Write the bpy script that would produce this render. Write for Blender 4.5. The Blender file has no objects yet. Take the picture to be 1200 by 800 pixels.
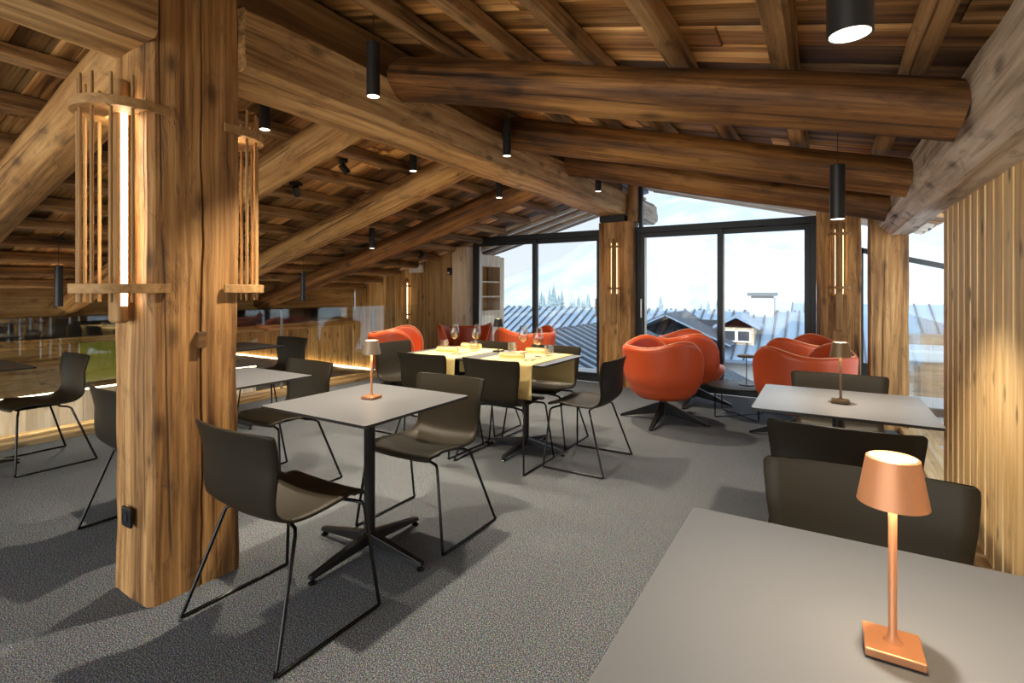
import bpy, math, random
from mathutils import Vector, Matrix, noise
random.seed(7)
PI = math.pi
R = math.radians
S = bpy.context.scene
COL = S.collection

# ------------------------------------------------------------------ materials
def new_mat(name):
    m = bpy.data.materials.new(name)
    m.use_nodes = True
    nt = m.node_tree
    b = nt.nodes['Principled BSDF']
    return m, nt, b

def plain(name, col, rough=.5, metal=0., spec=.5, coat=0., bump=0., bscale=200., var=0.):
    m, nt, b = new_mat(name)
    b.inputs['Base Color'].default_value = (*col, 1)
    b.inputs['Roughness'].default_value = rough
    b.inputs['Metallic'].default_value = metal
    b.inputs['Specular IOR Level'].default_value = spec
    b.inputs['Coat Weight'].default_value = coat
    tc = nt.nodes.new('ShaderNodeTexCoord')
    n = nt.nodes.new('ShaderNodeTexNoise')
    n.inputs['Scale'].default_value = bscale
    n.inputs['Detail'].default_value = 3
    nt.links.new(tc.outputs['Object'], n.inputs['Vector'])
    if var:
        mx = nt.nodes.new('ShaderNodeMix'); mx.data_type = 'RGBA'
        mx.inputs[6].default_value = (*[c * (1 - var) for c in col], 1)
        mx.inputs[7].default_value = (*[min(1, c * (1 + var)) for c in col], 1)
        nt.links.new(n.outputs['Fac'], mx.inputs[0])
        nt.links.new(mx.outputs[2], b.inputs['Base Color'])
    if bump:
        bp = nt.nodes.new('ShaderNodeBump')
        bp.inputs['Strength'].default_value = bump
        bp.inputs['Distance'].default_value = .002
        nt.links.new(n.outputs['Fac'], bp.inputs['Height'])
        nt.links.new(bp.outputs['Normal'], b.inputs['Normal'])
    return m

def emit(name, col, strength):
    m, nt, b = new_mat(name)
    b.inputs['Base Color'].default_value = (*col, 1)
    b.inputs['Emission Color'].default_value = (*col, 1)
    b.inputs['Emission Strength'].default_value = strength
    return m

def wood(name, axis, dark, mid, light, scale=1., rough=.6, island=0., cracks=.5, knots=.6, bump=.5, patch=.6, wear=0.):
    """timber with the grain along one local axis"""
    m, nt, b = new_mat(name)
    L = nt.links.new
    N = nt.nodes.new
    tc = N('ShaderNodeTexCoord')
    vec = tc.outputs['Object']
    geo = N('ShaderNodeNewGeometry')
    if island:
        # every board gets its own cut of the tree
        cmb = N('ShaderNodeCombineXYZ')
        mul = N('ShaderNodeMath'); mul.operation = 'MULTIPLY'; mul.inputs[1].default_value = 37.
        L(geo.outputs['Random Per Island'], mul.inputs[0])
        for i in range(3): L(mul.outputs[0], cmb.inputs[i])
        add = N('ShaderNodeVectorMath'); add.operation = 'ADD'
        L(vec, add.inputs[0]); L(cmb.outputs[0], add.inputs[1])
        vec = add.outputs[0]
    else:
        oi = N('ShaderNodeObjectInfo')
        cmb = N('ShaderNodeCombineXYZ')
        mul = N('ShaderNodeMath'); mul.operation = 'MULTIPLY'; mul.inputs[1].default_value = 19.
        L(oi.outputs['Random'], mul.inputs[0])
        for i in range(3): L(mul.outputs[0], cmb.inputs[i])
        add = N('ShaderNodeVectorMath'); add.operation = 'ADD'
        L(vec, add.inputs[0]); L(cmb.outputs[0], add.inputs[1])
        vec = add.outputs[0]
    def mapped(long, cross):
        mp = N('ShaderNodeMapping')
        s = [cross * scale] * 3
        s['XYZ'.index(axis)] = long * scale
        mp.inputs['Scale'].default_value = s
        L(vec, mp.inputs['Vector'])
        return mp.outputs[0]
    def nz(v, sc, det=4, dist=0., rgh=.55):
        n = N('ShaderNodeTexNoise')
        n.inputs['Scale'].default_value = sc
        n.inputs['Detail'].default_value = det
        n.inputs['Distortion'].default_value = dist
        n.inputs['Roughness'].default_value = rgh
        L(v, n.inputs['Vector'])
        return n.outputs['Fac']
    grain = nz(mapped(.45, 11.), 1.6, 6, .25, .6)
    fine = nz(mapped(2.2, 70.), 1.3, 3, .2)
    pat = nz(mapped(.7, 1.7), 1.1, 3, .3)
    mixg = N('ShaderNodeMath'); mixg.operation = 'MULTIPLY_ADD'
    L(fine, mixg.inputs[0]); mixg.inputs[1].default_value = .34
    L(grain, mixg.inputs[2])
    mixp = N('ShaderNodeMath'); mixp.operation = 'MULTIPLY_ADD'
    L(pat, mixp.inputs[0]); mixp.inputs[1].default_value = patch; L(mixg.outputs[0], mixp.inputs[2])
    off = N('ShaderNodeMath'); off.operation = 'SUBTRACT'
    L(mixp.outputs[0], off.inputs[0]); off.inputs[1].default_value = .17 + patch * .5
    ramp = N('ShaderNodeValToRGB')
    e = ramp.color_ramp.elements
    e[0].position = .27; e[0].color = (*dark, 1)
    e[1].position = .73; e[1].color = (*light, 1)
    x = e.new(.5); x.color = (*mid, 1)
    L(off.outputs[0], ramp.inputs[0])
    col = ramp.outputs[0]
    def mul_by(col, fac_socket, lo):
        mr = N('ShaderNodeMapRange')
        mr.inputs['To Min'].default_value = lo; mr.inputs['To Max'].default_value = 1.
        L(fac_socket, mr.inputs['Value'])
        mx = N('ShaderNodeMix'); mx.data_type = 'RGBA'; mx.blend_type = 'MULTIPLY'
        mx.inputs[0].default_value = 1.
        L(col, mx.inputs[6]); L(mr.outputs[0], mx.inputs[7])
        return mx.outputs[2]
    height = mixg.outputs[0]
    if cracks:
        c = nz(mapped(.07, 2.6), 1.0, 2, .0)
        s1 = N('ShaderNodeMath'); s1.operation = 'SUBTRACT'; L(c, s1.inputs[0]); s1.inputs[1].default_value = .5
        a1 = N('ShaderNodeMath'); a1.operation = 'ABSOLUTE'; L(s1.outputs[0], a1.inputs[0])
        mr = N('ShaderNodeMapRange'); mr.inputs['From Min'].default_value = 0; mr.inputs['From Max'].default_value = .006
        L(a1.outputs[0], mr.inputs['Value'])
        gate = nz(mapped(.9, 1.3), 1.5, 2)
        g = N('ShaderNodeMapRange'); g.inputs['From Min'].default_value = .47; g.inputs['From Max'].default_value = .56
        L(gate, g.inputs['Value'])
        mxx = N('ShaderNodeMath'); mxx.operation = 'MAXIMUM'
        L(mr.outputs[0], mxx.inputs[0]); L(g.outputs[0], mxx.inputs[1])
        col = mul_by(col, mxx.outputs[0], 1 - cracks)
        hm = N('ShaderNodeMath'); hm.operation = 'MULTIPLY'
        L(height, hm.inputs[0]); L(mxx.outputs[0], hm.inputs[1]); height = hm.outputs[0]
    if wear:      # hewing scars and weathered hollows
        wn = nz(mapped(2.6, 7.5), 1.5, 6, .5, .68)
        wr = N('ShaderNodeMapRange'); wr.inputs['From Min'].default_value = .72; wr.inputs['From Max'].default_value = .54
        L(wn, wr.inputs['Value'])
        col = mul_by(col, wr.outputs[0], 1 - wear)
        ha_ = N('ShaderNodeMath'); ha_.operation = 'MULTIPLY_ADD'
        L(wr.outputs[0], ha_.inputs[0]); ha_.inputs[1].default_value = .6; L(height, ha_.inputs[2]); height = ha_.outputs[0]
    if knots:
        v = N('ShaderNodeTexVoronoi'); v.inputs['Scale'].default_value = 1.
        L(mapped(3.0, 6.4), v.inputs['Vector'])
        mr = N('ShaderNodeMapRange'); mr.inputs['From Min'].default_value = .06; mr.inputs['From Max'].default_value = .22
        L(v.outputs['Distance'], mr.inputs['Value'])
        col = mul_by(col, mr.outputs[0], 1 - knots)
    if island:
        hs = N('ShaderNodeMapRange')
        hs.inputs['To Min'].default_value = 1 - island; hs.inputs['To Max'].default_value = 1 + island * .8
        L(geo.outputs['Random Per Island'], hs.inputs['Value'])
        mx = N('ShaderNodeMix'); mx.data_type = 'RGBA'; mx.blend_type = 'MULTIPLY'; mx.inputs[0].default_value = 1
        L(col, mx.inputs[6]); L(hs.outputs[0], mx.inputs[7]); col = mx.outputs[2]
    L(col, b.inputs['Base Color'])
    b.inputs['Roughness'].default_value = rough
    b.inputs['Specular IOR Level'].default_value = .35
    if bump:
        bp = N('ShaderNodeBump'); bp.inputs['Strength'].default_value = bump; bp.inputs['Distance'].default_value = .006
        L(height, bp.inputs['Height']); L(bp.outputs['Normal'], b.inputs['Normal'])
    return m

def glass(name, tint=(1, 1, 1), refl=1.):
    m = bpy.data.materials.new(name); m.use_nodes = True
    nt = m.node_tree; nt.nodes.clear()
    o = nt.nodes.new('ShaderNodeOutputMaterial')
    t = nt.nodes.new('ShaderNodeBsdfTransparent'); t.inputs[0].default_value = (*tint, 1)
    g = nt.nodes.new('ShaderNodeBsdfGlossy'); g.inputs['Roughness'].default_value = 0.01
    f = nt.nodes.new('ShaderNodeFresnel'); f.inputs[0].default_value = 1.5
    ge = nt.nodes.new('ShaderNodeNewGeometry')
    io = nt.nodes.new('ShaderNodeMath'); io.operation = 'MULTIPLY_ADD'; io.inputs[1].default_value = 1 / 1.5 - 1.5; io.inputs[2].default_value = 1.5
    nt.links.new(ge.outputs['Backfacing'], io.inputs[0]); nt.links.new(io.outputs[0], f.inputs[0])
    mu = nt.nodes.new('ShaderNodeMath'); mu.operation = 'MULTIPLY'; mu.inputs[1].default_value = refl; mu.use_clamp = True
    mx = nt.nodes.new('ShaderNodeMixShader')
    nt.links.new(f.outputs[0], mu.inputs[0]); nt.links.new(mu.outputs[0], mx.inputs[0])
    nt.links.new(t.outputs[0], mx.inputs[1]); nt.links.new(g.outputs[0], mx.inputs[2])
    nt.links.new(mx.outputs[0], o.inputs[0])
    return m

M = {}
M['post'] = wood('old post timber', 'Z', (.10, .043, .013), (.38, .195, .066), (.64, .395, .165), cracks=.85, bump=1.2, wear=.55)
M['beamY'] = wood('old beam timber', 'Y', (.13, .062, .021), (.44, .255, .098), (.70, .475, .225), cracks=.8, bump=1., wear=.55)
M['beamYdark'] = wood('dark old beam timber', 'Y', (.05, .024, .009), (.14, .066, .020), (.25, .135, .045), cracks=.7, bump=.8)
M['beamYgrey'] = wood('weathered beam timber paled for window light', 'Y', (.24, .17, .11), (.58, .47, .36), (.78, .70, .60), cracks=.75, bump=1., wear=.55)  # pale grey puts the window light on the eaves beam into its colour
M['log'] = wood('log timber', 'X', (.045, .018, .006), (.18, .078, .022), (.40, .20, .062), cracks=.85, bump=.8, patch=.9, wear=.55)
M['loglight'] = wood('light log timber', 'X', (.13, .058, .018), (.40, .21, .070), (.62, .385, .155), cracks=.85, bump=.8, wear=.55)
M['board'] = wood('roof boards', 'X', (.07, .028, .008), (.37, .172, .046), (.84, .51, .195), island=.78, rough=.46, cracks=.5, knots=.5, bump=.8, patch=1.1)
M['boardL'] = wood('old roof boards', 'X', (.08, .034, .011), (.38, .19, .062), (.80, .50, .205), island=.75, rough=.5, cracks=.5, knots=.5, bump=.8, patch=1.1)
M['batten'] = wood('batten timber', 'Y', (.08, .042, .017), (.30, .165, .066), (.50, .31, .145), cracks=.7, bump=.8, wear=.55)
M['plankZ'] = wood('vertical planks', 'Z', (.20, .095, .028), (.46, .255, .085), (.64, .42, .18), island=.35, cracks=.3, knots=.7, bump=.3)
M['plankY'] = wood('horizontal timbers', 'Y', (.24, .125, .040), (.52, .32, .115), (.70, .48, .22), cracks=.7, knots=.7, bump=.5, wear=.55)
M['slat'] = wood('larch slats', 'Z', (.44, .25, .09), (.74, .49, .22), (.88, .66, .36), scale=1.4, cracks=.0, knots=.75, bump=.2, patch=.4)
M['sill'] = wood('sill timber', 'Y', (.22, .12, .045), (.50, .33, .145), (.68, .50, .28), cracks=.6, bump=.4)
M['oak'] = wood('lamp oak', 'X', (.22, .115, .040), (.36, .205, .078), (.46, .285, .125), scale=2., cracks=0, knots=.2, bump=.1, patch=.3)
M['oakZ'] = wood('lamp oak board', 'Z', (.22, .115, .040), (.36, .205, .078), (.46, .285, .125), scale=2., cracks=0, knots=.2, bump=.1, patch=.3)
M['palewood'] = wood('pale exterior planks', 'Z', (.42, .31, .20), (.60, .47, .33), (.72, .60, .46), island=.15, cracks=.2, knots=.4, bump=.2)
M['greytimber'] = wood('grey lower timbers', 'X', (.06, .045, .035), (.17, .13, .10), (.30, .24, .19), cracks=.7, bump=.6)
M['shell'] = plain('taupe chair shell', (.0205, .0165, .0105), .46, spec=.2, bump=.15, bscale=400)
M['black'] = plain('black powder coat', (.012, .012, .013), .4, metal=.3)
M['steel'] = plain('black chrome wire', (.03, .03, .032), .22, metal=.9)
M['chrome'] = plain('polished steel', (.62, .62, .64), .18, metal=1.)
M['top'] = plain('matt grey laminate', (.120, .127, .142), .32, spec=.5, bump=.06, bscale=700, var=.04)
M['topedge'] = plain('black laminate edge', (.02, .018, .016), .5)
M['leather'] = plain('orange leather', (.58, .085, .022), .38, spec=.45, bump=.25, bscale=260, var=.12)
M['piping'] = plain('orange piping with painted highlight', (.85, .36, .20), .4)
M['copper'] = plain('copper lacquer', (.52, .235, .115), .42, metal=.4)
M['taupelac'] = plain('taupe lacquer', (.22, .17, .125), .4, metal=.3)
M['bronze'] = plain('dark bronze lacquer', (.13, .085, .045), .4, metal=.5)
M['pend'] = plain('black pendant metal', (.022, .022, .023), .38, metal=.3)
M['frame'] = plain('anthracite aluminium', (.026, .031, .036), .42, metal=.35)
M['alu'] = plain('grey aluminium', (.48, .50, .52), .35, metal=.7)
M['white'] = plain('white plastic', (.78, .76, .72), .5)
M['yellow'] = plain('yellow linen', (.74, .56, .24), .8, bump=.5, bscale=900, var=.06)
M['cloth'] = plain('cream cotton', (.80, .63, .33), .85, bump=.4, bscale=700)
M['concrete'] = plain('balcony slab', (.55, .57, .60), .8, bump=.3, bscale=60)
M['snow'] = plain('snow', (.44, .49, .56), .9, bump=.3, bscale=3, var=.06)
M['metalroof'] = plain('grey standing seam metal', (.20, .28, .39), .55, metal=.2, var=.1, bscale=1.5)
M['seam'] = plain('dark seam', (.07, .085, .11), .5, metal=.2)
M['render'] = plain('white render', (.37, .385, .41), .8, var=.05, bscale=8)
M['chaletwood'] = wood('chalet cladding', 'X', (.10, .06, .035), (.22, .14, .08), (.34, .23, .14), cracks=.3, bump=.2)
M['needle'] = plain('frosted needles', (.20, .27, .30), .9, var=.5, bscale=3.)
M['bark'] = plain('bark', (.10, .075, .06), .9, var=.3, bscale=20)
M['green'] = plain('olive green board', (.15, .16, .022), .35, var=.08, bscale=2)
M['pane'] = glass('window glass', (.985, .99, .99), .75)
M['rail'] = glass('railing glass', (.94, .96, .95), 1.6)
M['rail2'] = glass('clear railing glass', (.96, .975, .97), .55)
M['drink'] = glass('drinking glass', (.93, .93, .92), 2.6)
M['darkpane'] = plain('dark chalet pane', (.05, .06, .075), .1)
WARM = (1., .74, .44)
M['led2'] = emit('dim warm led strip', (1., .74, .42), 3.)
M['led'] = emit('warm led strip', (1., .77, .48), 13.)
M['lens'] = emit('warm lens', (1., .86, .66), 4.)
M['glow'] = emit('table lamp diffuser', (1., .80, .52), 5.)
M['fillpar'] = emit('warm parapet fill', (1., .78, .48), 8.)
M['ledbase'] = emit('warm led channel', (1., .75, .36), 5.5)

def carpet():
    m, nt, b = new_mat('flecked grey carpet')
    L, N = nt.links.new, nt.nodes.new
    tc = N('ShaderNodeTexCoord')
    n = N('ShaderNodeTexNoise'); n.inputs['Scale'].default_value = 210; n.inputs['Detail'].default_value = 2; n.inputs['Roughness'].default_value = .7
    v = N('ShaderNodeTexVoronoi'); v.inputs['Scale'].default_value = 170
    L(tc.outputs['Object'], n.inputs['Vector']); L(tc.outputs['Object'], v.inputs['Vector'])
    n2 = N('ShaderNodeTexNoise'); n2.inputs['Scale'].default_value = .9; n2.inputs['Detail'].default_value = 2
    L(tc.outputs['Object'], n2.inputs['Vector'])
    ramp = N('ShaderNodeValToRGB'); e = ramp.color_ramp.elements
    e[0].position = .38; e[0].color = (.036, .039, .046, 1)
    e[1].position = .64; e[1].color = (.38, .41, .445, 1)
    x = e.new(.5); x.color = (.075, .083, .096, 1)
    L(n.outputs['Fac'], ramp.inputs[0])
    mx = N('ShaderNodeMix'); mx.data_type = 'RGBA'; mx.blend_type = 'MULTIPLY'; mx.inputs[0].default_value = .35
    L(ramp.outputs[0], mx.inputs[6]); L(v.outputs['Color'], mx.inputs[7])
    L(mx.outputs[2], b.inputs['Base Color'])
    b.inputs['Roughness'].default_value = .95
    b.inputs['Specular IOR Level'].default_value = .15
    bp = N('ShaderNodeBump'); bp.inputs['Strength'].default_value = .9; bp.inputs['Distance'].default_value = .004
    L(n.outputs['Fac'], bp.inputs['Height']); L(bp.outputs['Normal'], b.inputs['Normal'])
    return m
M['carpet'] = carpet()

def mountain_mat():
    m, nt, b = new_mat('snowy forested slope with haze')
    L, N = nt.links.new, nt.nodes.new
    tc = N('ShaderNodeTexCoord')
    n = N('ShaderNodeTexNoise'); n.inputs['Scale'].default_value = .02; n.inputs['Detail'].default_value = 8; n.inputs['Roughness'].default_value = .65
    L(tc.outputs['Object'], n.inputs['Vector'])
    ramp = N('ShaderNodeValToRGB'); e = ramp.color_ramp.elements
    e[0].position = .40; e[0].color = (.27, .325, .38, 1)  # bluish stops mix the haze into the snow and forest colour
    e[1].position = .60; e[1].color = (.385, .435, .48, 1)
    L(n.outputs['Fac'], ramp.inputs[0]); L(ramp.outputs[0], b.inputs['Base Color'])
    b.inputs['Roughness'].default_value = .95
    return m
M['mountain'] = mountain_mat()

# ------------------------------------------------------------------ mesh building
class MB:
    def __init__(s): s.v = []; s.f = []
    def add(s, vs, fs):
        o = len(s.v); s.v += [tuple(p) for p in vs]; s.f += [tuple(i + o for i in f) for f in fs]; return s
    def box(s, x0, x1, y0, y1, z0, z1):
        vs = [(x0, y0, z0), (x1, y0, z0), (x1, y1, z0), (x0, y1, z0), (x0, y0, z1), (x1, y0, z1), (x1, y1, z1), (x0, y1, z1)]
        return s.add(vs, [(0, 3, 2, 1), (4, 5, 6, 7), (0, 1, 5, 4), (1, 2, 6, 5), (2, 3, 7, 6), (3, 0, 4, 7)])
    def hexa(s, p):           # 8 corners: bottom ring then top ring
        return s.add(p, [(0, 3, 2, 1), (4, 5, 6, 7), (0, 1, 5, 4), (1, 2, 6, 5), (2, 3, 7, 6), (3, 0, 4, 7)])
    def prism(s, pts, z0, z1):
        n = len(pts)
        vs = [(x, y, z0) for x, y in pts] + [(x, y, z1) for x, y in pts]
        fs = [tuple(reversed(range(n))), tuple(range(n, 2 * n))] + [(i, (i + 1) % n, n + (i + 1) % n, n + i) for i in range(n)]
        return s.add(vs, fs)
    def tube(s, path, r, n=10, closed=False):
        P = [Vector(p) for p in path]; k = len(P)
        rs = r if isinstance(r, (list, tuple)) else [r] * k
        rings = []; up = None
        for i in range(k):
            if closed: t = (P[(i + 1) % k] - P[i - 1]).normalized()
            else: t = (P[min(i + 1, k - 1)] - P[max(i - 1, 0)]).normalized()
            if up is None:
                up = Vector((0, 0, 1)) if abs(t.z) < .9 else Vector((1, 0, 0))
            a = t.cross(up)
            if a.length < 1e-5: a = t.cross(Vector((0, 1, 0)))
            a.normalize(); b = a.cross(t).normalized(); up = b
            rings.append([P[i] + a * math.cos(2 * PI * j / n) * rs[i] + b * math.sin(2 * PI * j / n) * rs[i] for j in range(n)])
        vs = [q for g in rings for q in g]; fs = []
        m = k if closed else k - 1
        for i in range(m):
            for j in range(n):
                a, b2 = i * n + j, i * n + (j + 1) % n
                c, d = ((i + 1) % k) * n + (j + 1) % n, ((i + 1) % k) * n + j
                fs.append((a, b2, c, d))
        if not closed:
            fs.append(tuple(reversed(range(n)))); fs.append(tuple((k - 1) * n + j for j in range(n)))
        return s.add(vs, fs)
    def lathe(s, prof, n=32, c=(0, 0), cap=True):
        vs = []; fs = []; k = len(prof)
        for r, z in prof:
            for j in range(n):
                vs.append((c[0] + r * math.cos(2 * PI * j / n), c[1] + r * math.sin(2 * PI * j / n), z))
        for i in range(k - 1):
            for j in range(n):
                fs.append((i * n + j, i * n + (j + 1) % n, (i + 1) * n + (j + 1) % n, (i + 1) * n + j))
        if cap:
            fs.append(tuple(reversed(range(n)))); fs.append(tuple((k - 1) * n + j for j in range(n)))
        return s.add(vs, fs)
    def grid(s, fn, nu, nv):
        vs = [fn(i / nu, j / nv) for i in range(nu + 1) for j in range(nv + 1)]
        fs = [(i * (nv + 1) + j, (i + 1) * (nv + 1) + j, (i + 1) * (nv + 1) + j + 1, i * (nv + 1) + j + 1) for i in range(nu) for j in range(nv)]
        return s.add(vs, fs)

def obj(name, mb, mat, parent=None, smooth=None, bevel=0., seg=2, sub=0, solid=0., offset=-1., loc=None, rot=None):
    me = bpy.data.meshes.new(name)
    me.from_pydata(mb.v, [], mb.f)
    me.validate(); me.update()
    mats = mat if isinstance(mat, (list, tuple)) else [mat]
    for x in mats: me.materials.append(x)
    if smooth is not None:
        me.polygons.foreach_set('use_smooth', [True] * len(me.polygons))
        if smooth < 180: me.set_sharp_from_angle(angle=R(smooth))
    o = bpy.data.objects.new(name, me); COL.objects.link(o)
    if parent is not None: o.parent = parent
    if loc is not None: o.location = loc
    if rot is not None: o.rotation_euler = rot
    if solid:
        md = o.modifiers.new('t', 'SOLIDIFY'); md.thickness = solid; md.offset = offset; md.use_even_offset = True
    if bevel:
        md = o.modifiers.new('b', 'BEVEL'); md.width = bevel; md.segments = seg; md.limit_method = 'ANGLE'; md.angle_limit = R(40)
    if sub:
        md = o.modifiers.new('s', 'SUBSURF'); md.levels = sub; md.render_levels = sub
    return o

def tag(o, label, cat, group=None, kind=None):
    o['label'] = label; o['category'] = cat
    if group: o['group'] = group
    if kind: o['kind'] = kind
    return o
def thing(name, label, cat, loc=(0, 0, 0), rz=0., group=None, kind=None):
    o = bpy.data.objects.new(name, None); COL.objects.link(o)
    o.empty_display_size = .1
    o.location = loc; o.rotation_euler = (0, 0, rz)
    return tag(o, label, cat, group, kind)
def dup(root, label, loc, rz=0., group=None):
    def cp(o, par):
        c = o.copy(); COL.objects.link(c); c.parent = par
        for ch in kids.get(o.name, []): cp(ch, c)
        return c
    kids = {}
    for o in COL.objects:
        if o.parent is not None: kids.setdefault(o.parent.name, []).append(o)
    r = cp(root, None); r.location = loc; r.rotation_euler = (0, 0, rz); r['label'] = label
    if group: r['group'] = group
    return r
def structure(o, label=None, cat=None):
    o['kind'] = 'structure'
    if label: o['label'] = label
    if cat: o['category'] = cat
    return o

def hewn(section, axis, a0, a1, nseg=30, wob=.008, seed=0., sub=4, taper=None, split=None):
    """a hewn timber: a 2D section swept along an axis, its faces slightly wavy.  section is given in the two other axes in order"""
    pts = []; deep = {}
    n = len(section)
    for i in range(n):
        p, q = section[i], section[(i + 1) % n]
        ts = [k / sub for k in range(sub)]
        if split and split[0] == i:
            ts = sorted(set(ts) | {split[1] - split[2], split[1], split[1] + split[2]})
        for t in ts:
            if split and split[0] == i and abs(t - split[1]) <= split[2] + 1e-6: deep[len(pts)] = split[3] if t == split[1] else 0.
            pts.append((p[0] + (q[0] - p[0]) * t, p[1] + (q[1] - p[1]) * t))
    m = len(pts)
    cx = sum(p[0] for p in pts) / m; cy = sum(p[1] for p in pts) / m
    mb = MB(); vs = []; fs = []
    for i in range(nseg + 1):
        t = i / nseg; a = a0 + (a1 - a0) * t
        for pi, p in enumerate(pts):
            x, y = p
            if taper:
                k = 1 + (taper - 1) * t
                x = cx + (x - cx) * k; y = cy + (y - cy) * k
            dx = x - cx; dy = y - cy; l = math.hypot(dx, dy) or 1
            w = noise.noise(Vector((x * 3.1 + seed, y * 3.1 - seed, a * 1.6))) * wob + noise.noise(Vector((x * 9 + seed, y * 9, a * 5.))) * wob * .45
            x += dx / l * w; y += dy / l * w
            if pi in deep:      # a drying split wandering along the face
                x -= deep[pi]; y += .012 * noise.noise(Vector((seed, 4., a * 1.7))) + .004 * noise.noise(Vector((seed, 9., a * 9)))
            vs.append({'X': (a, x, y), 'Y': (x, a, y), 'Z': (x, y, a)}[axis])
    for i in range(nseg):
        for j in range(m):
            f = (i * m + j, i * m + (j + 1) % m, (i + 1) * m + (j + 1) % m, (i + 1) * m + j)
            fs.append(f)
    fs.append(tuple(range(m))[::-1]); fs.append(tuple(nseg * m + j for j in range(m)))
    mb.add(vs, fs)
    return mb
def rect(x0, x1, y0, y1, c=.012):
    return [(x0 + c, y0), (x1 - c, y0), (x1, y0 + c), (x1, y1 - c), (x1 - c, y1), (x0 + c, y1), (x0, y1 - c), (x0, y0 + c)]

def log_mesh(L, r0, r1, seed, n=20, nseg=40):
    mb = MB(); vs = []; fs = []
    for i in range(nseg + 1):
        t = i / nseg; r = r0 + (r1 - r0) * t
        bx = noise.noise(Vector((t * 3, seed, 0))) * .018; bz = noise.noise(Vector((t * 3, seed, 5))) * .014
        for j in range(n):
            a = 2 * PI * j / n
            q = r * (1 + .05 * noise.noise(Vector((math.cos(a) * 1.3, math.sin(a) * 1.3 + seed, t * L * 1.4))) + .02 * noise.noise(Vector((math.cos(a) * 4, math.sin(a) * 4 + seed, t * L * 4))))
            # slightly squared
            k = 1 + .05 * math.cos(4 * a)
            vs.append((t * L, bx + q * k * math.cos(a), bz + q * k * math.sin(a)))
    for i in range(nseg):
        for j in range(n):
            fs.append((i * n + j, i * n + (j + 1) % n, (i + 1) * n + (j + 1) % n, (i + 1) * n + j))
    fs.append(tuple(range(n))[::-1]); fs.append(tuple(nseg * n + j for j in range(n)))
    return mb.add(vs, fs)

# ------------------------------------------------------------------ the setting
# world axes: Y along the ridge of the roof, X across it, camera at the origin
YW = 6.75          # window wall
structure(obj('floor', MB().box(-5.62, .58, -3, 6.72, -.12, 0), M['carpet']), 'flecked dark grey carpet across the whole dining floor', 'floor')
structure(obj('trim_1', hewn(rect(-5.95, -5.62, -.25, .055), 'Y', -3, 6.7, 40, .006, 3), M['sill'], smooth=40), 'timber sill under the gallery railing', 'sill')
structure(obj('trim_2', hewn(rect(.58, .80, -.25, .035), 'Y', -3, 6.6, 40, .004, 4), M['sill'], smooth=40), 'pale timber sill between carpet and slatted screen', 'sill')

AR = math.atan(.256)        # pitch of the roof over the tables
AL = math.atan(.272)        # pitch of the roof over the gallery
def roof_boards(L, y0, y1, seed, sgn):
    rnd = random.Random(seed); mb = MB(); y = y0
    while y < y1:
        w = rnd.uniform(.15, .25); x = -rnd.uniform(0, 1.2)
        while x < L:
            l = rnd.uniform(.8, 1.9)
            a, b = max(x, 0), min(x + l, L)
            if b - a > .05:
                t = rnd.uniform(.0, .014)
                A, B = (a + .0015, b - .0015) if sgn > 0 else (-b + .0015, -a - .0015)
                mb.box(A, B, y + .002, y + w - .002, t, .034 + t)
            x += l
        y += w
    return mb
LR = 3.49 / math.cos(AR)
ceilR = obj('ceiling_right', roof_boards(LR, -3, 8.0, 5, 1), M['board'], loc=(-2.44, 0, 2.874), rot=(0, AR, 0))
structure(ceilR, 'sloping roof boards of mixed brown tones above the dining tables', 'ceiling')
LL = 5.47 / math.cos(AL)
ceilL = obj('ceiling_left', roof_boards(LL, -3, 8.0, 9, -1), M['boardL'], loc=(-2.44, 0, 2.733), rot=(0, -AL, 0))
structure(ceilL, 'sloping old roof boards descending over the glass gallery railing', 'ceiling')
# the outer skin of the roof: keeps the sky out of the board joints
structure(obj('ridge_cap', MB().box(-2.75, -2.15, -3, 8.0, 2.94, 3.0), M['metalroof']), 'metal ridge cap on top of the roof', 'roof')
structure(obj('roof_covering', MB().box(0, LR, -3, 8.0, .055, .14), M['metalroof'], loc=(-2.44, 0, 2.874), rot=(0, AR, 0)), 'metal roof covering above the boards', 'roof')
structure(obj('roof_covering', MB().box(-LL, .1, -3, 8.0, .055, .20), M['metalroof'], loc=(-2.44, 0, 2.733), rot=(0, -AL, 0)), 'metal roof covering above the gallery boards', 'roof')
def batten(par, x, mat, w=.045, h=.092, y0=-2.9, y1=6.72, s=0.):
    obj('batten', hewn(rect(x - w, x + w, -h, -.002, .014), 'Y', y0, y1, 44, .011, s), mat, par, smooth=35)
for k, X in enumerate((-1.83, -1.40, -.978, -.556, -.125, .30, .75)):
    batten(ceilR, (X + 2.44) / math.cos(AR), M['batten'], s=k * 3.3)
for k in range(11):
    batten(ceilL, -(.50 + .44 * k) / math.cos(AL), M['batten'], w=.04, s=50 + k * 2.7)

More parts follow.
